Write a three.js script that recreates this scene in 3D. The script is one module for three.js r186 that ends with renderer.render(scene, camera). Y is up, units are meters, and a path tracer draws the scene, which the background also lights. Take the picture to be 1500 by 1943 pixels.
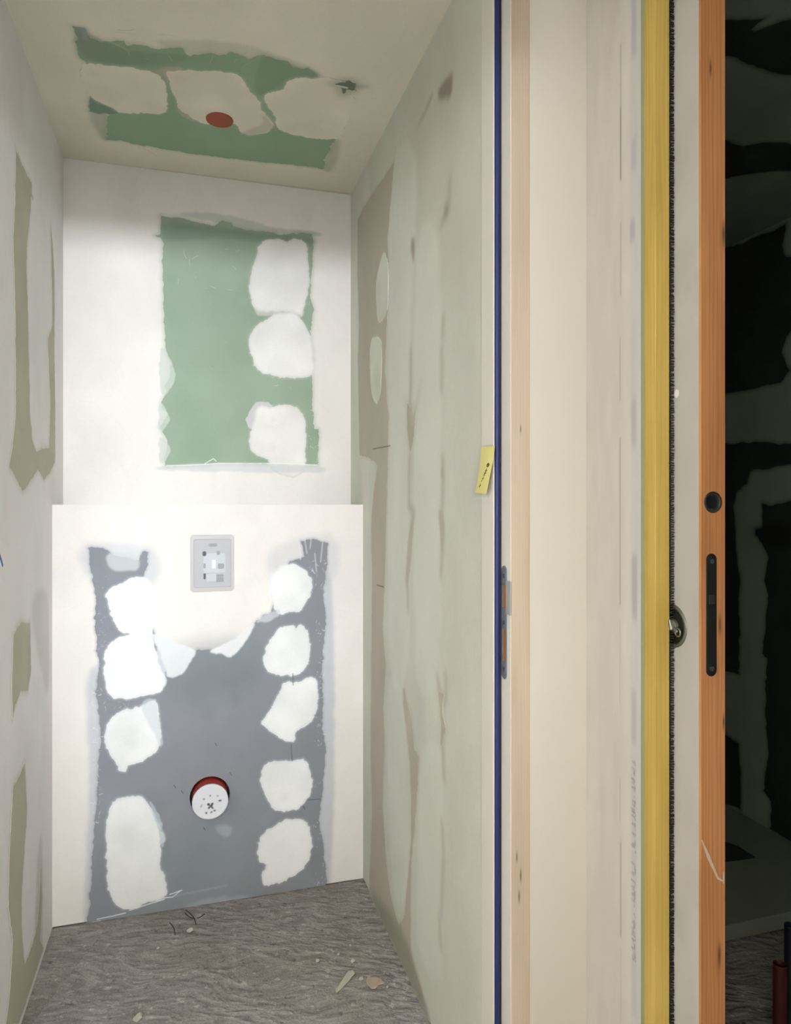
import * as THREE from 'three';
import { RectAreaLightUniformsLib } from 'three/addons/lights/RectAreaLightUniformsLib.js';
import { RoundedBoxGeometry } from 'three/addons/geometries/RoundedBoxGeometry.js';
import { mergeGeometries } from 'three/addons/utils/BufferGeometryUtils.js';

// ───────────────────────── camera, sky, light, exposure ─────────────────────────
const W = 1500, H = 1943, F = 1313, HORIZON = 957, EYE = 1.2875, YAW = THREE.MathUtils.degToRad(16.5);
const scene = new THREE.Scene();
const camera = new THREE.PerspectiveCamera(2 * THREE.MathUtils.radToDeg(Math.atan(H / 2 / F)), W / H, 0.05, 60);
camera.position.set(0, EYE, 0);
camera.lookAt(Math.sin(YAW), EYE, -Math.cos(YAW));
camera.setViewOffset(W, H, 0, H / 2 - HORIZON, W, H);
camera.updateProjectionMatrix();

const renderer = new THREE.WebGLRenderer({ antialias: true });
renderer.toneMapping = THREE.LinearToneMapping;
renderer.toneMappingExposure = 0.96;
renderer.shadowMap.enabled = true;
scene.background = new THREE.Color(0.75, 0.87, 1.0);

// daylight through an unseen window behind the camera, placed to light the closet (the opening itself is built below)
RectAreaLightUniformsLib.init();
const WIN = { x0: -1.2, x1: 1.5, y0: 1.74, y1: 2.14, d: -5.2 };
const unseen_daylight = new THREE.RectAreaLight(new THREE.Color(0.91, 0.965, 1.07), 116, WIN.x1 - WIN.x0, WIN.y1 - WIN.y0);
unseen_daylight.position.set((WIN.x0 + WIN.x1) / 2, (WIN.y0 + WIN.y1) / 2, -WIN.d - 0.02);
unseen_daylight.lookAt(unseen_daylight.position.x, unseen_daylight.position.y, -10);
unseen_daylight.name = 'unseen_daylight';
unseen_daylight.rotation.set(0, 0, 0);                       // a RectAreaLight shines along its local -z: into the flat
scene.add(unseen_daylight);

const SIDE = { d0: -4.8, d1: -2.2, y0: 0.9, y1: 2.0, x: 2.9 };                         // unseen second window behind the camera, placed to lift the hall and closet
const unseen_sidelight = new THREE.RectAreaLight(new THREE.Color(0.92, 0.97, 1.06), 98, SIDE.d1 - SIDE.d0, SIDE.y1 - SIDE.y0);
unseen_sidelight.position.set(SIDE.x - 0.02, (SIDE.y0 + SIDE.y1) / 2, -(SIDE.d0 + SIDE.d1) / 2);
unseen_sidelight.rotation.set(0, Math.PI / 2, 0);
unseen_sidelight.name = 'unseen_sidelight';
scene.add(unseen_sidelight);

// ───────────────────────── helpers ─────────────────────────
function rng(seed) { let s = seed >>> 0; return () => { s = (s + 0x6d2b79f5) | 0; let t = Math.imul(s ^ (s >>> 15), 1 | s); t = (t + Math.imul(t ^ (t >>> 7), 61 | t)) ^ t; return ((t ^ (t >>> 14)) >>> 0) / 4294967296; }; }
function hash(x, y, s) { let h = Math.imul(x | 0, 374761393) + Math.imul(y | 0, 668265263) + Math.imul(s | 0, 1274126177); h = Math.imul(h ^ (h >>> 13), 1103515245); return ((h ^ (h >>> 16)) >>> 0) / 4294967296; }
function vnoise(x, y, s = 0) { const i = Math.floor(x), j = Math.floor(y), a = x - i, b = y - j, u = a * a * (3 - 2 * a), v = b * b * (3 - 2 * b); return (hash(i, j, s) * (1 - u) + hash(i + 1, j, s) * u) * (1 - v) + (hash(i, j + 1, s) * (1 - u) + hash(i + 1, j + 1, s) * u) * v; }
function fbm(x, y, s = 0, o = 4) { let t = 0, a = 0.5; for (let k = 0; k < o; k++) { t += a * vnoise(x, y, s + k * 17); x *= 2.03; y *= 2.03; a *= 0.5; } return t / (1 - Math.pow(0.5, o)); }

const FWD = new THREE.Vector3(Math.sin(YAW), 0, -Math.cos(YAW)), RGT = new THREE.Vector3(Math.cos(YAW), 0, Math.sin(YAW));
// where the line of sight through a point of the photograph meets a wall, floor or ceiling
function meet(px, py, axis, value) {
  const d = FWD.clone().addScaledVector(RGT, (px - W / 2) / F); d.y = (HORIZON - py) / F;
  const o = new THREE.Vector3(0, EYE, 0), k = (value - o[axis]) / d[axis];
  return o.addScaledVector(d, k);
}
const taken = new Map();
function numbered(name) { const n = taken.get(name) || 0; taken.set(name, n + 1); return n ? `${name}_${String(n).padStart(3, '0')}` : name; }
function mesh(name, geo, mat, parent) {
  const m = new THREE.Mesh(geo, mat); m.name = parent === scene ? numbered(name) : name; m.castShadow = m.receiveShadow = true; parent.add(m); return m;
}
function tag(o, label, category, extra = {}) { Object.assign(o.userData, { label, category }, extra); return o; }
function struct(o, label) { o.userData.kind = 'structure'; if (label) o.userData.label = label; return o; }
function group(name, x = 0, y = 0, z = 0) { const g = new THREE.Group(); g.name = numbered(name); g.position.set(x, y, z); scene.add(g); return g; }
// box from X, Y and depth ranges (depth counts away from the camera along the closet)
function box(x0, x1, y0, y1, d0, d1, bevel = 0) {
  const w = x1 - x0, h = y1 - y0, l = d1 - d0;
  const g = bevel ? new RoundedBoxGeometry(w, h, l, 2, bevel) : new THREE.BoxGeometry(w, h, l);
  g.translate((x0 + x1) / 2, (y0 + y1) / 2, -(d0 + d1) / 2);
  return g;
}
function merged(list) { return mergeGeometries(list.map((g) => { const n = g.index ? g.toNonIndexed() : g; for (const k of Object.keys(n.attributes)) if (!['position', 'normal', 'uv'].includes(k)) n.deleteAttribute(k); return n; })); }
function planarUV(g, fu, fv) { const p = g.attributes.position, uv = new Float32Array(p.count * 2), v = new THREE.Vector3(); for (let i = 0; i < p.count; i++) { v.fromBufferAttribute(p, i); uv[2 * i] = fu(v); uv[2 * i + 1] = fv(v); } g.setAttribute('uv', new THREE.BufferAttribute(uv, 2)); return g; }
function std(color, roughness = 0.85, extra = {}) { return new THREE.MeshStandardMaterial({ color, roughness, ...extra }); }
function canvasTexture(cv, srgb = true) { const t = new THREE.CanvasTexture(cv); if (srgb) t.colorSpace = THREE.SRGBColorSpace; t.magFilter = THREE.LinearFilter; return t; }
function makeCanvas(w, h) { const c = document.createElement('canvas'); c.width = w; c.height = h; return c; }
const rgba = (c, a) => `rgba(${c[0]},${c[1]},${c[2]},${a})`;
// random outline: finer points and a ragged offset
function ragged(pts, step, amp, seed) {
  const out = []; let run = 0;
  for (let i = 0; i < pts.length; i++) {
    const a = pts[i], b = pts[(i + 1) % pts.length], dx = b[0] - a[0], dy = b[1] - a[1], L = Math.hypot(dx, dy), n = Math.max(1, Math.round(L / step));
    for (let k = 0; k < n; k++) {
      const t = k / n; run += step;
      const o = amp * ((vnoise(run / step * 0.31, 3.3, seed) - 0.5) * 2 + (vnoise(run / step * 0.9, 7.7, seed + 5) - 0.5) * 1.1 + 4 * Math.max(0, vnoise(run / step * 0.55, 1.1, seed + 8) - 0.72));
      out.push([a[0] + dx * t - dy / L * o, a[1] + dy * t + dx / L * o]);
    }
  }
  return out;
}
// smooth closed outline through traced points
function smooth(pts, per = 4) {
  const n = pts.length, out = [];
  for (let i = 0; i < n; i++) {
    const p0 = pts[(i + n - 1) % n], p1 = pts[i], p2 = pts[(i + 1) % n], p3 = pts[(i + 2) % n];
    for (let k = 0; k < per; k++) {
      const t = k / per, t2 = t * t, t3 = t2 * t;
      out.push([0, 1].map((c) => 0.5 * (2 * p1[c] + (p2[c] - p0[c]) * t + (2 * p0[c] - 5 * p1[c] + 4 * p2[c] - p3[c]) * t2 + (3 * p1[c] - p0[c] - 3 * p2[c] + p3[c]) * t3)));
    }
  }
  return out;
}

// A plastered surface: a plane of the room with its own canvas in metres, on which bare board and filler patches lie as thin layers
class Plaster {
  constructor({ u0, v0, w, h, ppm, axis, value, U, V, N, coat, seed, rough = 0.9 }) {
    Object.assign(this, { u0, v0, w, h, ppm, axis, value, U, V, N, seed });
    this.cv = makeCanvas(Math.round(w * ppm), Math.round(h * ppm)); this.c = this.cv.getContext('2d');
    this.c.fillStyle = rgba(coat, 1); this.c.fillRect(0, 0, this.cv.width, this.cv.height);
    this.rand = rng(seed); this.layers = []; this.rough = rough;
  }
  uv(px, py) { const p = meet(px, py, this.axis, this.value); return [p.dot(this.U) - this.u0, p.dot(this.V) - this.v0]; }
  poly(list) { const o = []; for (let i = 0; i < list.length; i += 2) o.push(this.uv(list[i], list[i + 1])); return o; }
  toC(p) { return [p[0] * this.ppm, this.cv.height - p[1] * this.ppm]; }
  path(pts) { this.c.beginPath(); pts.forEach((p, i) => { const [x, y] = this.toC(p); i ? this.c.lineTo(x, y) : this.c.moveTo(x, y); }); this.c.closePath(); }
  mottle(color, alpha, size, count, stretch = 1) {
    const c = this.c, r = this.rand;
    for (let k = 0; k < count; k++) {
      const x = r() * this.cv.width, y = r() * this.cv.height, s = size * this.ppm * (0.5 + r());
      c.save(); c.translate(x, y); c.scale(1, stretch);
      const g = c.createRadialGradient(0, 0, 0, 0, 0, s); g.addColorStop(0, rgba(color, alpha * r())); g.addColorStop(1, rgba(color, 0));
      c.fillStyle = g; c.fillRect(-s, -s, 2 * s, 2 * s); c.restore();
    }
  }
  // paint one patch and remember its outline for the relief
  patch(list, { color, halo = 0, haloAlpha = 0.35, amp = 0.004, step = 0.005, z = 0.0006, name, smoothed = true, edge = 0, alpha = 1, relief = true }) {
    let pts = Array.isArray(list[0]) ? list : this.poly(list);
    if (smoothed) pts = smooth(pts, 3);
    pts = ragged(pts, step, amp, this.seed + this.layers.length * 13 + 1);
    const c = this.c;
    if (halo) { c.save(); c.filter = `blur(${halo * this.ppm * 0.5}px)`; c.strokeStyle = rgba(color, haloAlpha); c.lineWidth = halo * this.ppm * 1.4; this.path(pts); c.stroke(); c.restore(); }
    c.save(); c.globalAlpha = alpha; c.fillStyle = rgba(color, 1); this.path(pts); c.fill();
    c.clip(); this.inside(color, pts); c.restore();
    if (edge) { c.save(); this.path(pts); c.clip(); c.strokeStyle = rgba(edge, 0.4); c.lineWidth = 0.01 * this.ppm; c.filter = `blur(${0.003 * this.ppm}px)`; this.path(pts); c.stroke(); c.restore(); }
    if (relief) this.layers.push({ pts, z: z + 0.00012 * this.layers.length, name });
    return pts;
  }
  inside(color, pts) {
    const r = this.rand, c = this.c; let a = [1e9, 1e9], b = [-1e9, -1e9];
    for (const p of pts) for (const k of [0, 1]) { a[k] = Math.min(a[k], p[k]); b[k] = Math.max(b[k], p[k]); }
    for (let k = 0; k < 26; k++) {
      const [x, y] = this.toC([a[0] + r() * (b[0] - a[0]), a[1] + r() * (b[1] - a[1])]), s = (0.02 + 0.08 * r()) * this.ppm, d = r() < 0.5 ? -14 : 12;
      const g = c.createRadialGradient(x, y, 0, x, y, s), m = color.map((q, i) => q + d + (i === 1 ? 2 : 0)); g.addColorStop(0, rgba(m, 0.35)); g.addColorStop(1, rgba(m, 0)); c.fillStyle = g; c.fillRect(x - s, y - s, 2 * s, 2 * s);
    }
  }
  smear(list, color, alpha, blur, amp = 0.003) {                       // a thin drag of filler or dirt, no thickness worth building
    const pts = ragged(smooth(Array.isArray(list[0]) ? list : this.poly(list), 3), 0.008, amp, this.seed + 991), c = this.c;
    c.save(); c.filter = blur ? `blur(${blur * this.ppm}px)` : 'none'; c.fillStyle = rgba(color, alpha); this.path(pts); c.fill(); c.restore();
  }
  line(list, color, alpha, width, blur = 0) {
    const pts = this.poly(list), c = this.c; c.save(); c.filter = blur ? `blur(${blur * this.ppm}px)` : 'none'; c.strokeStyle = rgba(color, alpha); c.lineWidth = width * this.ppm; c.lineCap = 'round'; c.lineJoin = 'round';
    c.beginPath(); pts.forEach((p, i) => { const [x, y] = this.toC(p); i ? c.lineTo(x, y) : c.moveTo(x, y); }); c.stroke(); c.restore();
  }
  scratches(list, color, n, len, alpha = 0.7) {                        // short pale scratches within a traced quad
    const q = this.poly(list), c = this.c, r = this.rand;
    let a = [1e9, 1e9], b = [-1e9, -1e9]; for (const p of q) for (const k of [0, 1]) { a[k] = Math.min(a[k], p[k]); b[k] = Math.max(b[k], p[k]); }
    for (let k = 0; k < n; k++) {
      const [x, y] = this.toC([a[0] + r() * (b[0] - a[0]), a[1] + r() * (b[1] - a[1])]), L = len * this.ppm * (0.3 + r()), t = r() * 6.28;
      c.strokeStyle = rgba(color, alpha * (0.3 + 0.7 * r())); c.lineWidth = (0.0008 + 0.0022 * r()) * this.ppm; c.beginPath(); c.moveTo(x, y); c.quadraticCurveTo(x + L * 0.5 * Math.cos(t + 0.3), y + L * 0.5 * Math.sin(t + 0.3), x + L * Math.cos(t), y + L * Math.sin(t)); c.stroke();
    }
  }
  material() {
    const c = this.c, d = c.getImageData(0, 0, this.cv.width, this.cv.height), q = d.data, w = this.cv.width;
    for (let i = 0; i < q.length; i += 4) {
      const x = (i / 4) % w / this.ppm, y = Math.floor(i / 4 / w) / this.ppm;
      const n = (fbm(x * 9, y * 6, this.seed, 3) - 0.5) * 12 + (hash(i, 7, this.seed) - 0.5) * 5;
      for (let k = 0; k < 3; k++) q[i + k] = Math.max(0, Math.min(255, q[i + k] + n));
    }
    c.putImageData(d, 0, 0);
    const map = canvasTexture(this.cv); map.repeat.set(1 / this.w, 1 / this.h);
    return (this.mat = std(0xffffff, this.rough, { map, bumpMap: TROWEL, bumpScale: 0.0012 }));
  }
  wrap(g) { return planarUV(g, (v) => v.dot(this.U) - this.u0, (v) => v.dot(this.V) - this.v0); }
  build(wall) {
    const k = this.U.clone().cross(this.V).dot(this.N) > 0 ? 1 : -1;      // outlines of surfaces seen from the other side are mirrored
    const M = new THREE.Matrix4().makeBasis(this.U.clone().multiplyScalar(k), this.V, this.N).setPosition(this.U.clone().multiplyScalar(this.u0).addScaledVector(this.V, this.v0).addScaledVector(this.N, this.N[this.axis] * this.value));
    for (const { pts, z, name, cut } of this.layers) {
      const s = new THREE.Shape(pts.map((p) => new THREE.Vector2(k * p[0], p[1])));
      if (cut) { const q = new THREE.Path(); q.absarc(cut[0] - this.u0, cut[1] - this.v0, cut[2], 0, Math.PI * 2, true); s.holes.push(q); }
      mesh(name, this.wrap(new THREE.ExtrudeGeometry(s, { depth: z, bevelEnabled: false, curveSegments: 32 }).applyMatrix4(M)), this.mat, wall);
    }
  }
}
// faint trowel marks, shared by all plastered surfaces
const TROWEL = (() => {
  const n = 512, data = new Uint8Array(n * n * 4);
  for (let y = 0; y < n; y++) for (let x = 0; x < n; x++) {
    const a = fbm(x / 16 % 32, y / 42, 3, 3), b = hash(x, y, 9), v = 110 + 90 * a + 14 * b, i = (y * n + x) * 4; data[i] = data[i + 1] = data[i + 2] = v; data[i + 3] = 255;
  }
  const t = new THREE.DataTexture(data, n, n); t.wrapS = t.wrapT = THREE.RepeatWrapping; t.magFilter = THREE.LinearFilter; t.repeat.set(1.6, 1.6); t.needsUpdate = true; return t;
})();
// long grain with knots, for the limed frame, the varnished post and the pine edge
const woodTex = (base, dark, knots, seed, wpx = 128, hpx = 2048) => {
  const cv = makeCanvas(wpx, hpx), c = cv.getContext('2d'), d = c.createImageData(wpx, hpx);
  for (let y = 0; y < hpx; y++) for (let x = 0; x < wpx; x++) {
    let u = x / wpx, v = y / hpx * 20, du = 0, kd = 0;
    for (const [ku, kv, ks] of knots) { const a = (u - ku) / ks, b2 = (v - kv * 20) / (ks * 2.2), q = a * a + b2 * b2; kd = Math.max(kd, Math.exp(-q * 2.2)); du += a * Math.exp(-q * 0.35) * ks * 0.8; }
    const g = 0.5 + 0.5 * Math.sin((u - du + 0.12 * fbm(u * 2, v * 0.5, seed, 3)) * 40 + 9 * fbm(u * 5, v * 0.3, seed + 3, 4)), s = 0.42 * Math.pow(g, 2) + 0.58 * fbm(u * 30, v * 1.3, seed + 9, 3), bl = fbm(u, v * 0.4, seed + 21, 3) - 0.5;
    const i = (y * wpx + x) * 4; for (let k = 0; k < 3; k++) d.data[i + k] = Math.max(0, Math.min(255, (base[k] + (dark[k] - base[k]) * s * 0.75 + bl * 26) * (1 - kd * 0.45))); d.data[i + 3] = 255;
  }
  c.putImageData(d, 0, 0); return canvasTexture(cv);
};
const X = new THREE.Vector3(1, 0, 0), Y = new THREE.Vector3(0, 1, 0), Z = new THREE.Vector3(0, 0, 1);
const neg = (v) => v.clone().negate();

// ───────────────────────── the room's measures ─────────────────────────
const CEIL = EYE + 1.143, XL = -0.402, XR = 0.568, DB = 2.5, DL = 2.31, LEDGE = EYE - 0.001;   // closet: left and right wall, back wall, ledge wall
const DF = 1.193, XH = 0.743, XP = 0.845;                                                     // front face by the frame, hall wall, other side of the pocket
const DARKCEIL = EYE + 1.05, XD = 2.1, DSTEP = 1.66;

// ───────────────────────── colours of the board and filler ─────────────────────────
const COAT = [238, 234, 228], FILL = [238, 236, 231], GREEN = [156, 175, 153], GREY = [142, 145, 152];
const whiteWall = std(0xeeece8, 0.92);

// ───────────────────────── wall_back: above the ledge ─────────────────────────
{
  const P = new Plaster({ u0: XL - 0.02, v0: LEDGE - 0.02, w: XR - XL + 0.04, h: CEIL - LEDGE + 0.04, ppm: 900, axis: 'z', value: -DB, U: X, V: Y, N: Z, coat: COAT, seed: 11 });
  P.mottle([245, 240, 232], 0.4, 0.12, 40); P.mottle([212, 208, 204], 0.22, 0.15, 20);
  P.smear([340, 405, 430, 408, 520, 432, 600, 440, 600, 448, 470, 440, 420, 425], [176, 190, 184], 0.5, 0.003);
  P.patch([306, 409, 348, 415, 406, 429, 418, 420, 437, 421, 443, 430, 484, 439, 521, 441, 526, 446, 575, 442, 590, 445, 593, 459, 592, 504, 588, 558, 594, 587, 588, 628, 592, 669, 592, 715, 592, 740, 594, 793, 596, 814, 604, 814, 603, 882, 513, 880, 414, 879, 389, 882, 315, 885, 311, 872, 318, 847, 318, 835, 303, 810, 311, 798, 318, 785, 309, 773, 307, 764, 315, 744, 311, 731, 323, 715, 324, 690, 315, 665, 311, 628, 309, 545, 309, 463, 303, 450, 295, 448, 306, 442],
    { color: GREEN, halo: 0.01, name: 'bare_board', amp: 0.003, smoothed: false, z: 0.0004 });
  P.scratches([312, 470, 470, 470, 470, 540, 312, 540], [214, 222, 210], 16, 0.03); P.scratches([480, 690, 600, 690, 600, 780, 480, 780], [214, 222, 210], 10, 0.025); P.scratches([585, 560, 603, 560, 603, 880, 585, 880], [224, 228, 220], 26, 0.014); P.scratches([320, 500, 470, 500, 470, 870, 320, 870], [190, 205, 190], 20, 0.012, 0.35);
  P.smear([308, 436, 330, 425, 520, 446, 588, 452, 588, 462, 400, 452, 320, 458], [112, 138, 128], 0.4, 0.006);
  P.smear([305, 660, 326, 690, 330, 720, 318, 745, 305, 740], [206, 214, 204], 0.75, 0.001); P.smear([303, 765, 318, 785, 320, 800, 303, 815], [206, 214, 204], 0.75, 0.001); P.smear([303, 830, 320, 845, 321, 860, 305, 878], [206, 214, 204], 0.75, 0.001);
  const b = { color: FILL, name: 'filler_patch', amp: 0.003, z: 0.0012, halo: 0.006, haloAlpha: 0.3, edge: [205, 210, 200] };
  P.smear([497, 570, 540, 562, 573, 585, 570, 602, 540, 596, 490, 598, 478, 560, 474, 548], [206, 208, 198], 0.9, 0.002);
  P.patch([497, 459, 530, 454, 544, 459, 555, 454, 571, 456, 582, 471, 586, 525, 584, 554, 575, 587, 571, 599, 546, 591, 497, 591, 482, 583, 474, 558, 474, 533, 484, 492], b);
  P.patch([542, 593, 563, 597, 582, 624, 588, 636, 594, 678, 592, 711, 538, 717, 513, 711, 489, 702, 476, 669, 472, 649, 480, 624, 497, 611, 517, 599], b);
  P.smear([470, 790, 486, 764, 515, 770, 510, 800, 480, 815, 468, 800], [214, 212, 214], 0.9, 0.001);
  P.patch([490, 772, 513, 773, 538, 768, 563, 773, 577, 793, 580, 826, 579, 868, 577, 893, 555, 907, 517, 893, 509, 872, 484, 862, 474, 847, 474, 826, 480, 806], b);
  P.smear([310, 884, 420, 880, 600, 884, 603, 896, 480, 896, 310, 892], [205, 210, 210], 0.6, 0.003);
  P.line([315, 884, 389, 881, 414, 879, 513, 879, 602, 882], [250, 250, 248], 0.8, 0.0028);
  P.line([410, 875, 405, 870, 388, 880], [250, 250, 248], 0.8, 0.003);
  P.material();
  const w = struct(mesh('wall_back', P.wrap(box(XL - 0.1, XR + 0.1, 0, CEIL, DB, DB + 0.12)), P.mat, scene), 'upper back wall of the closet with bare green board between filler');
  P.build(w);
}
// ───────────────────────── wall_ledge: the boxed-out lower part with the drain ─────────────────────────
const drainAt = meet(398, 1510, 'z', -DL), plateAt = meet(402.5, 1068, 'z', -DL);
{
  const P = new Plaster({ u0: XL - 0.02, v0: -0.02, w: XR - XL + 0.04, h: LEDGE + 0.04, ppm: 900, axis: 'z', value: -DL, U: X, V: Y, N: Z, coat: COAT, seed: 23 });
  P.mottle([244, 240, 236], 0.4, 0.12, 40); P.mottle([214, 212, 214], 0.2, 0.12, 20);
  P.smear([160, 1035, 290, 1040, 290, 1110, 180, 1110], [190, 196, 202], 0.5, 0.01); P.smear([520, 1040, 630, 1015, 632, 1100, 520, 1090], [196, 198, 204], 0.4, 0.012);
  P.smear([603, 1100, 628, 1110, 634, 1400, 626, 1670, 605, 1680], [188, 194, 204], 0.7, 0.006);
  P.smear([165, 1300, 192, 1300, 192, 1700, 160, 1755, 170, 1500], [190, 196, 206], 0.7, 0.006);
  P.patch([167, 1040, 194, 1040, 204, 1046, 225, 1056, 262, 1062, 270, 1048, 281, 1048, 278, 1075, 270, 1098, 285, 1130, 288, 1180, 293, 1207, 298, 1241, 317, 1284, 345, 1280, 359, 1259, 364, 1244, 374, 1233, 398, 1233, 421, 1239, 438, 1246, 460, 1224, 477, 1195, 485, 1177, 515, 1160, 524, 1120, 550, 1066, 577, 1056, 571, 1028, 592, 1022, 622, 1030, 620, 1071, 613, 1118, 615, 1152, 618, 1173, 613, 1229, 609, 1284, 613, 1327, 611, 1382, 618, 1426, 613, 1477, 605, 1558, 613, 1605, 620, 1673, 612, 1690, 481, 1717, 353, 1734, 234, 1753, 150, 1764, 165, 1748, 172, 1711, 174, 1643, 178, 1579, 185, 1498, 187, 1455, 192, 1400, 187, 1357, 182, 1314, 187, 1259, 180, 1186, 182, 1135, 170, 1071],
    { color: GREY, halo: 0.006, name: 'bare_board', amp: 0.003, smoothed: false, z: 0.0004 });
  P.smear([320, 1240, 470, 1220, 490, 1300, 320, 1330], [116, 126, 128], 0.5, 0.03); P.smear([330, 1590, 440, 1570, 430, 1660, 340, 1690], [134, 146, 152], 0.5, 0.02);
  P.smear([410, 1570, 432, 1566, 438, 1578, 425, 1590], [176, 184, 190], 0.6, 0.004);
  P.smear([207, 1050, 262, 1056, 258, 1082, 220, 1082, 205, 1072], [205, 210, 214], 0.8, 0.003);
  P.scratches([180, 1090, 205, 1090, 205, 1320, 180, 1320], [205, 212, 216], 50, 0.01, 0.5); P.scratches([585, 1060, 618, 1060, 618, 1130, 585, 1130], [225, 228, 232], 24, 0.014); P.scratches([598, 1180, 616, 1180, 616, 1420, 598, 1420], [225, 228, 232], 60, 0.008); P.scratches([195, 1325, 270, 1325, 270, 1345, 195, 1345], [205, 212, 216], 16, 0.016, 0.6); P.scratches([175, 1310, 195, 1310, 195, 1420, 175, 1420], [225, 228, 232], 26, 0.012); P.scratches([176, 1420, 190, 1420, 190, 1560, 176, 1560], [228, 230, 234], 26, 0.012); P.scratches([595, 1420, 618, 1420, 618, 1685, 595, 1685], [225, 228, 232], 24, 0.01);
  for (const l of [[567, 1030, 570, 1062], [578, 1024, 582, 1050], [590, 1022, 588, 1040], [612, 1026, 608, 1066], [597, 1050, 600, 1084]]) P.line(l, [228, 228, 230], 0.6, 0.004, 0.001);
  const b = { color: [243, 244, 244], name: 'filler_patch', amp: 0.0035, z: 0.0012, halo: 0.005, haloAlpha: 0.35, edge: [214, 220, 224] };
  P.smear([281, 1200, 300, 1230, 318, 1282, 345, 1280, 360, 1258, 372, 1236, 340, 1220], [226, 229, 232], 0.9, 0.002); P.smear([294, 1236, 305, 1250, 316, 1290, 302, 1312, 296, 1280], [212, 218, 224], 0.9, 0.001);
  P.smear([398, 1236, 440, 1215, 480, 1180, 476, 1200, 460, 1224, 438, 1247, 420, 1240], [232, 233, 234], 0.9, 0.002);
  P.patch([202, 1126, 225, 1110, 251, 1096, 280, 1101, 293, 1143, 289, 1203, 258, 1205, 225, 1195, 212, 1165], b);
  P.patch([236, 1207, 280, 1203, 293, 1229, 300, 1262, 313, 1293, 298, 1316, 216, 1325, 200, 1293, 197, 1263, 204, 1224], b);
  P.patch([263, 1342, 292, 1330, 300, 1355, 304, 1382, 304, 1412, 293, 1428, 268, 1447, 243, 1452, 238, 1464, 223, 1455, 212, 1436, 200, 1413, 202, 1382, 221, 1352], b);
  P.smear([268, 1340, 293, 1328, 306, 1390, 306, 1418, 292, 1390], [214, 220, 226], 0.6, 0.002);
  P.patch([221, 1517, 263, 1509, 281, 1524, 298, 1556, 308, 1580, 313, 1596, 304, 1605, 304, 1640, 309, 1660, 315, 1699, 280, 1712, 246, 1724, 221, 1716, 208, 1690, 204, 1673, 202, 1622, 202, 1571, 208, 1537], b);
  P.smear([283, 1520, 302, 1550, 313, 1596, 306, 1606, 300, 1570], [196, 206, 214], 0.7, 0.001);
  P.patch([532, 1075, 562, 1071, 590, 1096, 588, 1126, 571, 1156, 548, 1162, 528, 1165, 515, 1139, 513, 1101], b);
  P.smear([500, 1168, 530, 1158, 520, 1175, 486, 1182], [214, 218, 224], 0.7, 0.002);
  P.patch([515, 1212, 532, 1190, 556, 1186, 562, 1194, 571, 1184, 586, 1207, 586, 1254, 566, 1278, 524, 1280, 502, 1263, 502, 1237], b);
  P.patch([541, 1295, 570, 1292, 598, 1286, 603, 1331, 592, 1365, 562, 1389, 556, 1406, 528, 1399, 502, 1378, 500, 1365, 515, 1340, 532, 1310], b);
  P.patch([513, 1447, 549, 1443, 581, 1445, 592, 1494, 566, 1534, 524, 1536, 507, 1515, 494, 1490, 498, 1460], b);
  P.patch([532, 1560, 549, 1554, 581, 1562, 592, 1609, 571, 1652, 532, 1673, 502, 1679, 496, 1660, 504, 1642, 490, 1630, 494, 1588], b);
  for (const [x, y] of [[408, 1410], [436, 1466], [344, 1500], [386, 1570], [575, 1530], [330, 1490]]) P.line([x, y, x + 3, y + 5], [70, 70, 78], 0.5, 0.003);
  P.line([555, 1278, 556, 1300], [80, 82, 92], 0.7, 0.002); P.line([552, 1412, 554, 1444], [80, 82, 92], 0.7, 0.002); P.line([584, 1518, 608, 1516], [80, 82, 92], 0.6, 0.002);
  for (const l of [[150, 1761, 176, 1750, 190, 1747], [184, 1744, 214, 1738, 238, 1732], [246, 1727, 280, 1716, 312, 1706], [306, 1704, 328, 1702, 342, 1690], [322, 1697, 345, 1689]]) P.line(l, [236, 238, 242], 0.85, 0.0035); P.smear([350, 1722, 400, 1704, 470, 1700, 480, 1712, 360, 1734], [168, 174, 186], 0.6, 0.004); P.line([330, 1700, 430, 1680], [172, 174, 186], 0.5, 0.006, 0.002);
  P.line([400, 1726, 440, 1722, 478, 1715], [228, 230, 236], 0.7, 0.003);
  P.material();
  // the board is cut round the drain
  const s = new THREE.Shape([[XL - 0.1, 0.004], [XR + 0.1, 0.004], [XR + 0.1, LEDGE], [XL - 0.1, LEDGE]].map((p) => new THREE.Vector2(...p)));
  const hole = new THREE.Path(); hole.absarc(drainAt.x, drainAt.y, 0.0625, 0, Math.PI * 2, true); s.holes.push(hole);
  const g = new THREE.ExtrudeGeometry(s, { depth: 0.025, bevelEnabled: false, curveSegments: 48 }); g.translate(0, 0, -DL - 0.025);
  const w = struct(mesh('wall_ledge', P.wrap(g), P.mat, scene), 'boxed-out lower back wall with grey board, white filler patches and drain');
  // patches near the drain do not cover it; the bare board sheet is cut too
  for (const L of P.layers) if (L.name === 'bare_board') L.cut = [drainAt.x, drainAt.y, 0.0625];
  P.build(w);
  mesh('ledge_top', box(XL - 0.05, XR + 0.05, LEDGE - 0.025, LEDGE, DL + 0.025, DB), whiteWall, w);
}
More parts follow.
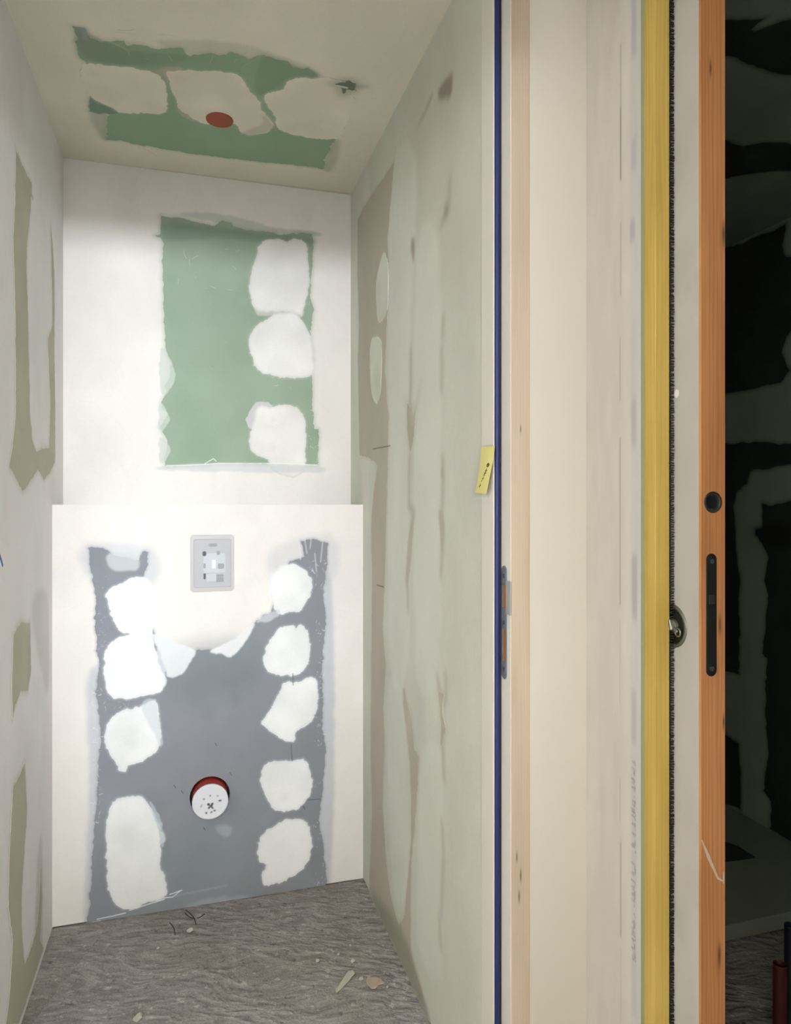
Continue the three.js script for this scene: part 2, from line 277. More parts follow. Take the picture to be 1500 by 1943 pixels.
// ───────────────────────── wall_left ─────────────────────────
{
  const P = new Plaster({ u0: 1.1, v0: -0.02, w: 1.5, h: CEIL + 0.04, ppm: 640, axis: 'x', value: XL, U: neg(Z), V: Y, N: X, coat: [243, 238, 235], seed: 37 });
  P.mottle([238, 236, 233], 0.35, 0.15, 60, 2.2); P.mottle([228, 226, 221], 0.25, 0.12, 40, 2.6);
  const TAUPE = [192, 187, 165], b = { color: TAUPE, halo: 0.012, name: 'bare_board', amp: 0.003, smoothed: false, z: 0.0004 };
  P.patch([30, 286, 40, 310, 60, 350, 58, 395, 51, 459, 50, 515, 53, 617, 55, 710, 56, 779, 61, 839, 69, 858, 78, 852, 93, 850, 104, 862, 104, 876, 93, 899, 83, 911, 72, 890, 60, 909, 44, 932, 35, 918, 18, 886, 25, 835, 30, 779, 30, 686, 28, 547, 25, 459, 28, 385], b);
  P.patch([95, 422, 99, 459, 103, 524, 103, 663, 104, 779, 104, 862, 93, 850, 95, 756, 90, 645, 99, 617, 97, 496], b);
  P.patch([39, 1182, 57, 1182, 58, 1272, 53, 1311, 39, 1311, 29, 1340, 23, 1364, 22, 1291, 25, 1204], b);
  P.patch([46, 1446, 51, 1534, 46, 1607, 40, 1704, 41, 1776, 46, 1830, 58, 1801, 70, 1757, 74, 1704, 77, 1645, 79, 1700, 75, 1785, 82, 1800, 36, 1940, 10, 1950, 19, 1874, 24, 1786, 19, 1747, 15, 1718, 18, 1602, 24, 1495, 36, 1471], b);
  P.line([34, 296, 62, 375], [186, 192, 178], 0.8, 0.012, 0.002); P.scratches([22, 840, 80, 840, 80, 915, 22, 915], [205, 203, 190], 26, 0.05, 0.6); P.scratches([28, 380, 56, 380, 56, 420, 28, 420], [205, 203, 190], 10, 0.05, 0.6); P.scratches([26, 680, 40, 680, 40, 740, 26, 740], [215, 214, 205], 8, 0.05, 0.5);
  P.smear([60, 1150, 90, 1130, 92, 1300, 84, 1300], [188, 186, 176], 0.35, 0.01); P.smear([72, 1620, 80, 1600, 80, 1800, 66, 1800], [180, 177, 168], 0.4, 0.008);
  P.material();
  const w = struct(mesh('wall_left', P.wrap(box(XL - 0.1, XL, 0, CEIL, 1.22, DB + 0.1)), P.mat, scene), 'left closet wall with taupe bare board seams');
  P.build(w);
  const a = meet(-6, 1035, 'x', XL), e = meet(5, 1074, 'x', XL), dir = e.clone().sub(a), L = dir.length();
  const m = mesh('pen_mark', new THREE.BoxGeometry(0.0006, 0.007, L), std(0x2f57b0, 0.6), w); m.position.copy(a).add(e).multiplyScalar(0.5); m.position.x = XL + 0.0004; m.rotation.x = Math.atan2(dir.y, -dir.z); m.userData.label = 'short blue pen mark';
}
// ───────────────────────── wall_right ─────────────────────────
{
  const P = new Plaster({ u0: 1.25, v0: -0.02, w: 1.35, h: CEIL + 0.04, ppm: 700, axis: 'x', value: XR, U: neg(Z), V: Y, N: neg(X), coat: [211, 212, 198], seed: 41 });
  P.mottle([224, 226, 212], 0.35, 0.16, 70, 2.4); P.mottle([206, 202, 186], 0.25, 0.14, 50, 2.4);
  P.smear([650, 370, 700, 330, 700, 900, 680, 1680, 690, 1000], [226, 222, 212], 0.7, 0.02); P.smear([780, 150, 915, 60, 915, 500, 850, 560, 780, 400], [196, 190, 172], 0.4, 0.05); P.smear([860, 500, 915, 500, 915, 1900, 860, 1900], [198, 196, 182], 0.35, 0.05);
  for (const l of [[740, 330, 790, 300, 775, 700, 776, 1250, 738, 1250, 737, 700], [790, 480, 832, 460, 834, 900, 832, 1280, 790, 1290, 784, 1000], [738, 1290, 764, 1320, 776, 1500, 774, 1690, 748, 1700, 735, 1500], [800, 1430, 838, 1440, 838, 1850, 792, 1790, 794, 1600]]) P.smear(l, [230, 235, 222], 0.4, 0.01);
  const TAUPE = [192, 184, 168], b = { color: TAUPE, halo: 0.01, name: 'bare_board', amp: 0.003, smoothed: false, z: 0.0004 };
  P.patch([747, 308, 742, 369, 735, 452, 737, 540, 735, 586, 730, 702, 735, 767, 738, 795, 736, 846, 733, 980, 732, 1000, 730, 1097, 726, 1194, 732, 1267, 727, 1340, 730, 1413, 726, 1524, 732, 1631, 742, 1704, 757, 1757, 768, 1735, 772, 1679, 778, 1626, 780, 1580, 786, 1573, 781, 1621, 779, 1699, 779, 1801, 786, 1835, 800, 1880, 816, 1938, 808, 1936, 750, 1808, 710, 1722, 700, 1695, 706, 1534, 703, 1437, 704, 1291, 706, 1097, 704, 1000, 705, 980, 709, 934, 716, 883, 700, 868, 682, 864, 679, 684, 681, 619, 678, 517, 678, 420, 689, 394], b);
  P.patch([765, 1301, 775, 1340, 781, 1359, 786, 1422, 795, 1432, 793, 1485, 790, 1539, 786, 1573, 780, 1580, 780, 1514, 778, 1456, 774, 1408, 765, 1335], b);
  P.patch([772, 767, 781, 775, 785, 790, 790, 767, 786, 822, 779, 860, 773, 822], { ...b, halo: 0.02 });
  P.patch([832, 1315, 842, 1318, 839, 1349, 846, 1383, 839, 1415, 836, 1412, 837, 1369], { ...b, halo: 0.015 });
  const D = [136, 124, 112], d2 = [160, 153, 138];
  P.smear([858, 139, 855, 183, 845, 186, 839, 193, 830, 172], D, 0.75, 0.006); P.smear([820, 184, 814, 192, 793, 240, 800, 226], D, 0.6, 0.006); P.smear([846, 380, 852, 390, 850, 410, 842, 408], D, 0.55, 0.008); P.smear([780, 452, 787, 456, 784, 500, 780, 480], D, 0.6, 0.006);
  for (const l of [[853, 340, 852, 390], [845, 405, 836, 430], [779, 660, 779, 730, 777, 770], [837, 660, 838, 700, 837, 740], [839, 640, 841, 600], [839, 865, 841, 905, 838, 965], [776, 870, 775, 960, 786, 972, 780, 1000], [780, 1000, 776, 1060, 770, 1105], [773, 1112, 774, 1160], [834, 975, 841, 1010, 836, 1095], [838, 1560, 841, 1620, 837, 1740], [833, 1740, 836, 1800], [845, 1280, 846, 1320, 843, 1340], [829, 1282, 834, 1312], [840, 1420, 842, 1480], [736, 490, 733, 520]]) P.line(l, d2, 0.55, 0.014, 0.009);
  P.smear([771, 1050, 778, 1000, 784, 985, 780, 1060, 772, 1115], TAUPE, 0.7, 0.004); P.smear([832, 972, 842, 975, 842, 1020, 838, 1050], TAUPE, 0.8, 0.004); P.smear([839, 868, 842, 905, 836, 905], TAUPE, 0.9, 0.003);
  P.line([708, 852, 740, 846], [96, 88, 80], 0.8, 0.003, 0.0008); P.line([715, 1110, 728, 1114], [90, 80, 74], 0.8, 0.003, 0.0008);
  P.patch([728, 480, 735, 494, 737, 531, 735, 586, 723, 612, 716, 600, 714, 540, 719, 508], { color: [222, 220, 207], name: 'filler_patch', z: 0.001, amp: 0.002, halo: 0.006 });
  P.patch([709, 640, 723, 647, 724, 702, 721, 748, 714, 767, 705, 744, 702, 679, 704, 651], { color: [222, 221, 208], name: 'filler_patch', z: 0.001, amp: 0.002, halo: 0.006 });
  P.scratches([705, 1440, 732, 1440, 740, 1700, 705, 1700], [188, 182, 168], 20, 0.04, 0.4); P.scratches([778, 1420, 795, 1420, 795, 1500, 778, 1500], [196, 190, 178], 10, 0.04, 0.5);
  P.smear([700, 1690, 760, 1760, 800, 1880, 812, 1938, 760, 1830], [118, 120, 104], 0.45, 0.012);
  P.material();
  const w = struct(mesh('wall_right', P.wrap(box(XR, XR + 0.115, 0.007, CEIL, 1.297, DB + 0.1)), P.mat, scene), 'right closet wall with long vertical filler bands');
  P.build(w);
}
// ───────────────────────── ceiling ─────────────────────────
const capAt = meet(416.5, 226, 'y', CEIL);
{
  const P = new Plaster({ u0: XL - 0.1, v0: 0.6, w: XR - XL + 0.3, h: 2.0, ppm: 760, axis: 'y', value: CEIL, U: X, V: neg(Z), N: neg(Y), coat: [232, 225, 207], seed: 53 });
  P.mottle([238, 230, 210], 0.35, 0.15, 50); P.mottle([222, 215, 198], 0.3, 0.15, 40);
  const half = (l) => l.map((v) => v / 2), G = [152, 176, 147];
  P.smear(half([600, 150, 900, 165, 1090, 220, 1220, 280, 1215, 300, 1000, 250, 700, 200]), [196, 196, 176], 0.6, 0.005);
  P.smear(half([340, 430, 405, 430, 405, 530, 380, 520]), [172, 176, 158], 0.6, 0.006); P.smear(half([1225, 640, 1240, 580, 1280, 530, 1290, 560, 1260, 650]), [184, 182, 164], 0.6, 0.006);
  P.patch(half([275, 100, 320, 108, 345, 145, 380, 160, 470, 155, 480, 172, 555, 172, 570, 185, 685, 182, 710, 208, 800, 200, 830, 210, 885, 195, 940, 222, 1005, 208, 1050, 225, 1090, 232, 1110, 258, 1165, 258, 1215, 293, 1235, 330, 1250, 400, 1270, 525, 1262, 545, 1240, 585, 1232, 600, 1225, 640, 1100, 625, 950, 610, 850, 598, 790, 592, 700, 580, 600, 562, 500, 545, 450, 532, 405, 530, 405, 430, 340, 425, 345, 365, 340, 300, 330, 240, 292, 205, 290, 140]),
    { color: G, halo: 0.01, name: 'bare_board', amp: 0.004, smoothed: false, z: 0.0004 });
  P.smear(half([1000, 215, 1090, 240, 1165, 262, 1210, 290, 1100, 300, 1000, 360, 960, 330]), [118, 140, 116], 0.4, 0.005); P.smear(half([285, 110, 320, 115, 480, 190, 680, 205, 700, 230, 560, 250, 320, 220]), [122, 140, 122], 0.4, 0.005);
  P.scratches(half([380, 150, 1000, 200, 1000, 250, 380, 200]), [190, 196, 178], 30, 0.04, 0.6); P.scratches(half([450, 480, 1200, 540, 1200, 620, 450, 560]), [140, 160, 134], 40, 0.05, 0.4);
  P.line(half([318, 110, 325, 150]), [160, 166, 168], 0.9, 0.012, 0.003);
  const b = { color: [234, 226, 208], name: 'filler_patch', amp: 0.004, z: 0.0012, halo: 0.006, haloAlpha: 0.3 };
  P.patch(half([318, 238, 400, 245, 500, 255, 560, 265, 600, 285, 625, 320, 630, 425, 540, 428, 450, 425, 400, 400, 355, 388, 335, 360, 310, 300]), b);
  P.smear(half([580, 262, 690, 252, 680, 285, 640, 310, 610, 285]), [184, 182, 164], 0.9, 0.003); P.smear(half([680, 400, 760, 440, 800, 468, 730, 460, 675, 425]), [186, 186, 166], 0.9, 0.002);
  P.patch(half([640, 268, 750, 265, 870, 272, 920, 300, 950, 345, 985, 380, 990, 410, 1030, 460, 1030, 490, 960, 512, 910, 500, 890, 470, 780, 470, 720, 440, 680, 410, 665, 375, 645, 325, 636, 290]), b);
  P.smear(half([1000, 430, 1035, 470, 1030, 490, 960, 515, 905, 505, 990, 470]), [192, 188, 170], 0.6, 0.004);
  P.patch(half([1190, 295, 1290, 300, 1350, 345, 1320, 450, 1275, 525, 1140, 515, 1060, 490, 1040, 440, 1003, 362, 1065, 338, 1085, 312, 1120, 298]), b);
  P.patch(half([1272, 318, 1320, 305, 1350, 318, 1342, 340, 1318, 338, 1305, 352, 1295, 332]), { color: [122, 134, 116], halo: 0.02, name: 'bare_board', amp: 0.003, smoothed: false, z: 0.002 });
  P.line(half([1280, 322, 1315, 330]), [222, 214, 198], 0.9, 0.008); P.line(half([1345, 330, 1390, 328]), [120, 126, 110], 0.4, 0.012, 0.006);
  P.smear(half([340, 360, 365, 380, 440, 415, 440, 430, 345, 425]), [124, 146, 124], 0.8, 0.002);
  P.line(half([240, 602, 400, 622, 640, 650, 1328, 736]), [150, 142, 126], 0.35, 0.008, 0.004);
  P.material();
  const hg = P.wrap(box(-3, 3, CEIL, CEIL + 0.12, -6.2, 2.9));
  const w = struct(mesh('ceiling', hg, P.mat, scene), 'plastered ceiling with green bare board strip and filler patches');
  P.build(w);
}
// ───────────────────────── floor: rough screed ─────────────────────────
{
  const n = 1024, cv = makeCanvas(n, n), c = cv.getContext('2d'), d = c.createImageData(n, n), hb = new Uint8Array(n * n * 4);
  for (let y = 0; y < n; y++) for (let x = 0; x < n; x++) {
    const u = x / n * 2, v = y / n * 2, wv = fbm(u * 6, v * 6, 5, 3) * 1.4;
    const streak = fbm(u * 26 + wv * 2, v * 70 + wv * 4, 61, 4), blot = fbm(u * 3.1, v * 3.1, 71, 4), fine = hash(x, y, 77), spot = fbm(u * 70, v * 70, 81, 2);
    const t = 0.62 * streak + 0.38 * blot, i = (y * n + x) * 4;
    let k = 157 + (t - 0.5) * 82 + (fine - 0.5) * 30; if (spot > 0.8) k += 26; if (spot < 0.18) k -= 26;
    d.data[i] = k * 1.02; d.data[i + 1] = k * 0.985; d.data[i + 2] = k * (0.92 + 0.08 * blot); d.data[i + 3] = 255;
    hb[i] = hb[i + 1] = hb[i + 2] = Math.max(0, Math.min(255, 40 + 150 * streak + 30 * spot + 14 * fine)); hb[i + 3] = 255;
  }
  c.putImageData(d, 0, 0);
  const map = canvasTexture(cv); map.wrapS = map.wrapT = THREE.RepeatWrapping; map.repeat.set(0.5, 0.5);
  const bump = new THREE.DataTexture(hb, n, n); bump.wrapS = bump.wrapT = THREE.RepeatWrapping; bump.magFilter = THREE.LinearFilter; bump.flipY = true; bump.repeat.set(0.5, 0.5); bump.needsUpdate = true;
  const g = planarUV(box(-3, 3, -0.12, 0, -6.2, 2.9), (v) => v.x * 0.94 + v.z * 0.34 + 3, (v) => v.z * 0.94 - v.x * 0.34 + 1);
  struct(mesh('floor', g, std(0xffffff, 0.88, { map, bumpMap: bump, bumpScale: 0.014 }), scene), 'rough grey cement screed floor');
}
// ───────────────────────── walls outside the closet ─────────────────────────
{
  const cv = makeCanvas(512, 2048), c = cv.getContext('2d'), r = rng(91);              // hall wall beside the pocket: grey board with a faint sheet seam and smudged print
  c.fillStyle = '#d0cabf'; c.fillRect(0, 0, 512, 2048);
  const px = (m) => m / 0.2 * 512;                                                     // depth from the post's edge, 0.2 m over the width
  const band = (m0, m1, col, a, y0 = 0, y1 = 2048, blur = 4) => { c.save(); c.filter = `blur(${blur}px)`; c.fillStyle = rgba(col, a); c.fillRect(px(m0), y0, px(m1 - m0), y1 - y0); c.restore(); };
  band(0.0, 0.028, [200, 198, 194], 0.6); band(0.03, 0.05, [214, 208, 198], 0.5, 0, 2048, 10); band(0.055, 0.12, [206, 199, 188], 0.5, 0, 2048, 16);
  const Yc = (py) => 2048 - meet(1180, py, 'x', XH).y / CEIL * 2048;
  for (const [m, y0, y1, a] of [[0.0562, 80, 200, 0.35], [0.0562, 200, 340, 0.75], [0.0562, 420, 560, 0.3], [0.058, 640, 760, 0.3], [0.058, 830, 1150, 0.45], [0.058, 1180, 1340, 0.15], [0.058, 1480, 1560, 0.25], [0.056, 1600, 1780, 0.45], [0.056, 1800, 1943, 0.12]]) band(m, m + 0.0032, [120, 112, 106], a, Yc(y0), Yc(y1), 2);
  for (const [m, y0, y1, a] of [[0.012, 0, 130, 0.3], [0.012, 280, 340, 0.25], [0.016, 430, 470, 0.4], [0.012, 760, 850, 0.3], [0.01, 1050, 1170, 0.4], [0.012, 1300, 1400, 0.3], [0.012, 1430, 1900, 0.18]]) band(m, m + 0.014, [150, 140, 150], a, Yc(y0), Yc(y1), 5);
  c.save(); c.filter = 'blur(0.8px)';                                                  // worn print along the sheet's edge: only strokes are left of it
  for (let y = Yc(1428); y < Yc(1800); y += 3.2) if (r() < 0.8 && !(y > Yc(1600) && y < Yc(1614)) && !(y > Yc(1700) && y < Yc(1712))) { c.fillStyle = `rgba(112,98,118,${0.25 + 0.4 * r()})`; const a = r(); c.fillRect(px(0.0125 + 0.004 * r()), y, px(a < 0.5 ? 0.011 : 0.004), 1.6 + r()); if (r() < 0.4) c.fillRect(px(0.014 + 0.008 * r()), y, px(0.0015), 5); }
  c.restore();
  const q = c.getImageData(0, 0, 512, 2048); for (let i = 0; i < q.data.length; i += 4) { const x = i / 4 % 512, y = Math.floor(i / 4 / 512), n = (fbm(x / 60, y / 90, 95, 3) - 0.5) * 12 + (hash(i, 3, 2) - 0.5) * 5; for (let k = 0; k < 3; k++) q.data[i + k] += n; } c.putImageData(q, 0, 0);
  const map = canvasTexture(cv), hallMat = std(0xffffff, 0.9, { map, bumpMap: TROWEL, bumpScale: 0.0006 });
  const g = planarUV(box(XH, XH + 0.0125, 0.005, CEIL, 1.0227, DF + 0.001), (v) => (-v.z - 1.0227) / 0.2, (v) => v.y / CEIL);
  const w = struct(mesh('wall_hall', g, hallMat, scene), 'narrow plasterboard wall beside the yellow post with smudged print');
  // the paper-wrapped green core shows on the cut edge of the sheet
  mesh('board_edge', box(XH + 0.0004, XH + 0.0121, 0.006, CEIL, 1.0222, 1.0227), std(0x9aa17e, 0.95), w);

  const front = std(0xd3cbbb, 0.9, { bumpMap: TROWEL, bumpScale: 0.0006 });
  struct(mesh('wall_front', planarUV(box(0.6204, XH + 0.02, 0.005, CEIL, DF + 0.0008, 1.3), (v) => v.x, (v) => v.y), front, scene), 'cream plastered strip between door frame and hall corner');
  struct(mesh('wall_front_left', box(-3, XL - 0.03, 0, CEIL, DF, 1.3), whiteWall, scene));
  struct(mesh('wall_hall_left', box(-3, -2.9, 0, CEIL, -0.2, DF), whiteWall, scene));
  // unseen wall behind the camera, its doorway placed to shade the right side
  const DOOR = { x0: -2.2, x1: 0.45, top: 2.25 };
  struct(mesh('wall_unseen_hall_back', merged([box(-3, DOOR.x0, 0, CEIL, -0.2, -0.1), box(DOOR.x1, 3, 0, CEIL, -0.2, -0.1), box(DOOR.x0, DOOR.x1, DOOR.top, CEIL, -0.2, -0.1)]), whiteWall, scene));
  // unseen beam just over the camera, placed to shade the upper closet walls: daylight passes below it
  struct(mesh('wall_unseen_soffit', box(-2.9, 0.45, EYE + 0.835, CEIL, 0.45, 0.55), whiteWall, scene));
  // unseen chest-high wall behind the camera, placed to darken the lower walls
  struct(mesh('wall_unseen_half', box(-2.9, 2.9, 0, EYE + 0.18, -3.05, -2.95), whiteWall, scene));
  // near side of the pocket-door opening
  struct(mesh('wall_hall_near', box(XH, XP + 0.02, 0, CEIL, -0.1, 0.18), whiteWall, scene));
  // unseen living room behind the camera, opened where the window lights sit
  const rear = [box(-3, WIN.x0, 0, CEIL, -5.4, WIN.d), box(WIN.x1, 3, 0, CEIL, -5.4, WIN.d), box(WIN.x0, WIN.x1, 0, WIN.y0, -5.4, WIN.d), box(WIN.x0, WIN.x1, WIN.y1, CEIL, -5.4, WIN.d)];
  struct(mesh('wall_living_back', merged(rear), whiteWall, scene));
  struct(mesh('wall_living_left', box(-3, -2.9, 0, CEIL, -5.4, -0.2), whiteWall, scene));
  struct(mesh('wall_living_right', merged([box(2.9, 3, 0, CEIL, -5.4, SIDE.d0), box(2.9, 3, 0, CEIL, SIDE.d1, -0.2), box(2.9, 3, 0, SIDE.y0, SIDE.d0, SIDE.d1), box(2.9, 3, SIDE.y1, CEIL, SIDE.d0, SIDE.d1)]), whiteWall, scene));
}
// ───────────────────────── dark shower room on the right ─────────────────────────
{
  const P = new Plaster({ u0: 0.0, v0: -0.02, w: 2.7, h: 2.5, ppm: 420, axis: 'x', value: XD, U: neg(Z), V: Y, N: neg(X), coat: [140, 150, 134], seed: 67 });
  const B = [32, 44, 32], b = { color: B, name: 'bare_board', amp: 0.006, step: 0.015, z: 0.001, halo: 0.01, smoothed: false };  // coat and board colours darkened to carry the shade of this room
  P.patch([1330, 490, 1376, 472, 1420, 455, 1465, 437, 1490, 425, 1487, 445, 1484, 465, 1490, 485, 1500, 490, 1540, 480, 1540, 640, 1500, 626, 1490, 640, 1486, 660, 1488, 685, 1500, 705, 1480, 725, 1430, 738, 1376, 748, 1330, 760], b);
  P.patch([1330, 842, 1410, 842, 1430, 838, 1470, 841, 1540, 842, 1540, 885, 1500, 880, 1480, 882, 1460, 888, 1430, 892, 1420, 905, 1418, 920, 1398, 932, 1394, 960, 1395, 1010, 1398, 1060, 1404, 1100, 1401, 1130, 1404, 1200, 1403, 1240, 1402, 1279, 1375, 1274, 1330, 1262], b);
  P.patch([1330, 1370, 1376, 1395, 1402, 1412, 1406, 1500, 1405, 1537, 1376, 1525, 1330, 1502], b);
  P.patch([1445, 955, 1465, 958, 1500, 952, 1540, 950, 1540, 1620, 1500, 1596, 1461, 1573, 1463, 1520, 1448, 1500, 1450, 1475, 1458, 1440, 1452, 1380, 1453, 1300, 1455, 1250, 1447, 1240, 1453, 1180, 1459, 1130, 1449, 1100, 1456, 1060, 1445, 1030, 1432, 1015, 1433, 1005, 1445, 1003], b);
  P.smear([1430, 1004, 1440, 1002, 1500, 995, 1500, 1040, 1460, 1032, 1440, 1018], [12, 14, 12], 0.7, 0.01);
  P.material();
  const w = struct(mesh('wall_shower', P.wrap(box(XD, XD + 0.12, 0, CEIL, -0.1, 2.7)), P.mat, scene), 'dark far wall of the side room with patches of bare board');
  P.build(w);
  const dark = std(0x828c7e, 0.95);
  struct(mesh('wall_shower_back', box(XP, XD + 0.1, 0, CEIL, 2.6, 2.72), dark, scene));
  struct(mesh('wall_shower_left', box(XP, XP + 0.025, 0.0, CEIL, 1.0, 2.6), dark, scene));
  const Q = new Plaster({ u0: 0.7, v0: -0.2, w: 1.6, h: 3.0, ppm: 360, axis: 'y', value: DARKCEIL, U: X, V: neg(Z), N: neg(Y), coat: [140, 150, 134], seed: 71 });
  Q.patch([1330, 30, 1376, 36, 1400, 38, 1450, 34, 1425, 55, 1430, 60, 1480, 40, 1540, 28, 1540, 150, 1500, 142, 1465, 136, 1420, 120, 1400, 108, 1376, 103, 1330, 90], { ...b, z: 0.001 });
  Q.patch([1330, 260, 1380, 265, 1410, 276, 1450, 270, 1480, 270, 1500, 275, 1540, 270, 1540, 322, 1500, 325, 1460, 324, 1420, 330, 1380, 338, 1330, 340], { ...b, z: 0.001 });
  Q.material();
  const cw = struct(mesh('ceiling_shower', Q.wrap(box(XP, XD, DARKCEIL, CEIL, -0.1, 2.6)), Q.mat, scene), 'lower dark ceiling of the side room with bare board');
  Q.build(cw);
  // raised floor of the shower corner: its pale edge faces the doorway
  const hStep = EYE - 1.228;
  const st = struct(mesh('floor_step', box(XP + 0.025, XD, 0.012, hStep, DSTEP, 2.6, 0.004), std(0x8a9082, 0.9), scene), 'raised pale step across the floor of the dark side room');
  const tri = [meet(1340, 1585, 'y', hStep), meet(1400, 1606, 'y', hStep), meet(1434, 1628, 'y', hStep), meet(1400, 1633, 'y', hStep), meet(1340, 1640, 'y', hStep)];
  const tg = new THREE.ExtrudeGeometry(new THREE.Shape(tri.map((p) => new THREE.Vector2(p.x, -p.z))), { depth: 0.001, bevelEnabled: false }); tg.rotateX(-Math.PI / 2); tg.translate(0, hStep, 0);
  mesh('bare_board', tg, std(0x2b3228, 0.95), st);
}
// ───────────────────────── door_1: frame of the closet ─────────────────────────
const TOPF = CEIL - 0.02;
{
  const limed = woodTex([198, 180, 156], [188, 167, 142], [[0.5, 0.411, 0.04], [0.3, 0.745, 0.05], [0.5, 0.76, 0.06], [0.42, 0.776, 0.06]], 5, 64, 1024);
  const fr = std(0xffffff, 0.75, { map: limed }), white = std(0xdfd9cd, 0.8, { bumpMap: TROWEL, bumpScale: 0.0004 });
  const d1 = group('door_1'); struct(d1, 'white door frame of the closet with blue seal and metal strike plate'); d1.userData.category = 'door frame';
  // stop, rebate and front face of the right-hand jamb, each as deep as it stands
  mesh('stop', box(0.566, 0.60, 0.004, TOPF, 1.239, 1.297, 0.0015), white, d1);
  mesh('rebate', box(0.5806, 0.5835, 0.004, TOPF, DF + 0.001, 1.2388, 0.0005), white, d1);
  mesh('jamb', planarUV(box(0.5815, 0.6204, 0.004, TOPF, DF, 1.2388, 0.0015), (v) => (v.x - 0.581) / 0.04 + (-v.z - DF) * 4, (v) => v.y / CEIL), fr, d1);
  mesh('jamb', box(XL - 0.03, XL + 0.01, 0.004, TOPF, DF, 1.3, 0.0015), white, d1);
  mesh('frame_head', box(XL - 0.03, 0.6204, TOPF, CEIL, DF, 1.297), white, d1);
  // blue bulb seal in the step of the rebate, with its dark base lip
  const seal = new THREE.Shape(); seal.absellipse(0.5722, -1.2352, 0.0052, 0.0044, 0, Math.PI * 2);
  const sg = new THREE.ExtrudeGeometry(seal, { depth: TOPF - 0.01, bevelEnabled: false, curveSegments: 12 }); sg.rotateX(-Math.PI / 2);
  sg.applyMatrix4(new THREE.Matrix4().makeScale(1, 1, -1)); sg.index || null;
  { const p = sg.attributes.position, n = sg.attributes.normal; for (const a of [p, n]) for (let i = 0; i < a.count; i += 3) for (let k = 0; k < 3; k++) { const t = a.getComponent(i, k); a.setComponent(i, k, a.getComponent(i + 2, k)); a.setComponent(i + 2, k, t); } }
  const seal1 = mesh('door_seal', sg, std(0x14225a, 0.5), d1); seal1.userData.label = 'long blue rubber seal'; seal1.position.y = 0.006;
  mesh('seal_lip', box(0.5765, 0.5806, 0.006, TOPF, 1.2335, 1.2388, 0.001), std(0x16191f, 0.7), seal1).position.y = -0.006;

  // strike plate on the rebate face, with two windows to the wood and a bent lip
  const yT = meet(955, 1073, 'x', 0.581).y, yB = meet(955, 1287, 'x', 0.581).y, yy = (p) => meet(955, p, 'x', 0.581).y;
  const a0 = 1.2085, a1 = 1.2308, rr = (a1 - a0) / 2, ps = new THREE.Shape();   // shape in (depth, Y)
  ps.moveTo(a0, yB + rr); ps.absarc((a0 + a1) / 2, yB + rr, rr, Math.PI, 2 * Math.PI, false); ps.lineTo(a1, yT - rr); ps.absarc((a0 + a1) / 2, yT - rr, rr, 0, Math.PI, false); ps.closePath();
  for (const [t, b2] of [[1110, 1152], [1192, 1254]]) { const h = new THREE.Path(); h.moveTo(a0 + 0.0035, yy(b2)); h.lineTo(a0 + 0.0035, yy(t)); h.lineTo(a1 - 0.0045, yy(t)); h.lineTo(a1 - 0.0045, yy(b2)); h.closePath(); ps.holes.push(h); }
  const toWall = (g) => { g.applyMatrix4(new THREE.Matrix4().makeBasis(neg(Z), Y, X).setPosition(0.581, 0, 0)); return g; };
  const flip = (g) => { const n = g.index ? g.toNonIndexed() : g, p = n.attributes.position; for (let i = 0; i < p.count; i += 3) for (let k = 0; k < 3; k++) { const t = p.getComponent(i, k); p.setComponent(i, k, p.getComponent(i + 2, k)); p.setComponent(i + 2, k, t); } n.computeVertexNormals(); return n; };
  const steel = std(0x8d9298, 0.42, { metalness: 0.55 });
  const pg = flip(toWall(new THREE.ExtrudeGeometry(ps, { depth: 0.0018, bevelEnabled: false, curveSegments: 14 }))); pg.translate(-0.0018, 0, 0);
  const sp = mesh('strike_plate', pg, steel, d1); sp.userData.label = 'galvanised strike plate';
  for (const [t, b2] of [[1110, 1152], [1192, 1254]]) mesh('bare_wood', box(0.5803, 0.58105, yy(b2), yy(t), a0 + 0.0035, a1 - 0.0045), std(0x9a6a3c, 0.8), sp);
  mesh('lip', merged([box(0.5788, 0.5808, yy(1163), yy(1100), DF + 0.0008, a0 + 0.002, 0.0006), box(0.5788, 0.5812, yy(1163), yy(1100), DF - 0.0012, DF + 0.001, 0.0006)]), std(0xa9aaa4, 0.45, { metalness: 0.4 }), sp);
  for (const y of [1092, 1180, 1268]) { const s = new THREE.CylinderGeometry(0.0042, 0.0042, 0.0012, 16); s.rotateZ(Math.PI / 2); s.translate(0.5787, yy(y), -(a0 + a1) / 2); mesh('screw', merged([s, box(0.5778, 0.5782, yy(y) - 0.0005, yy(y) + 0.0005, (a0 + a1) / 2 - 0.003, (a0 + a1) / 2 + 0.003)]), std(0x6b6f74, 0.35, { metalness: 0.7 }), sp); }
}
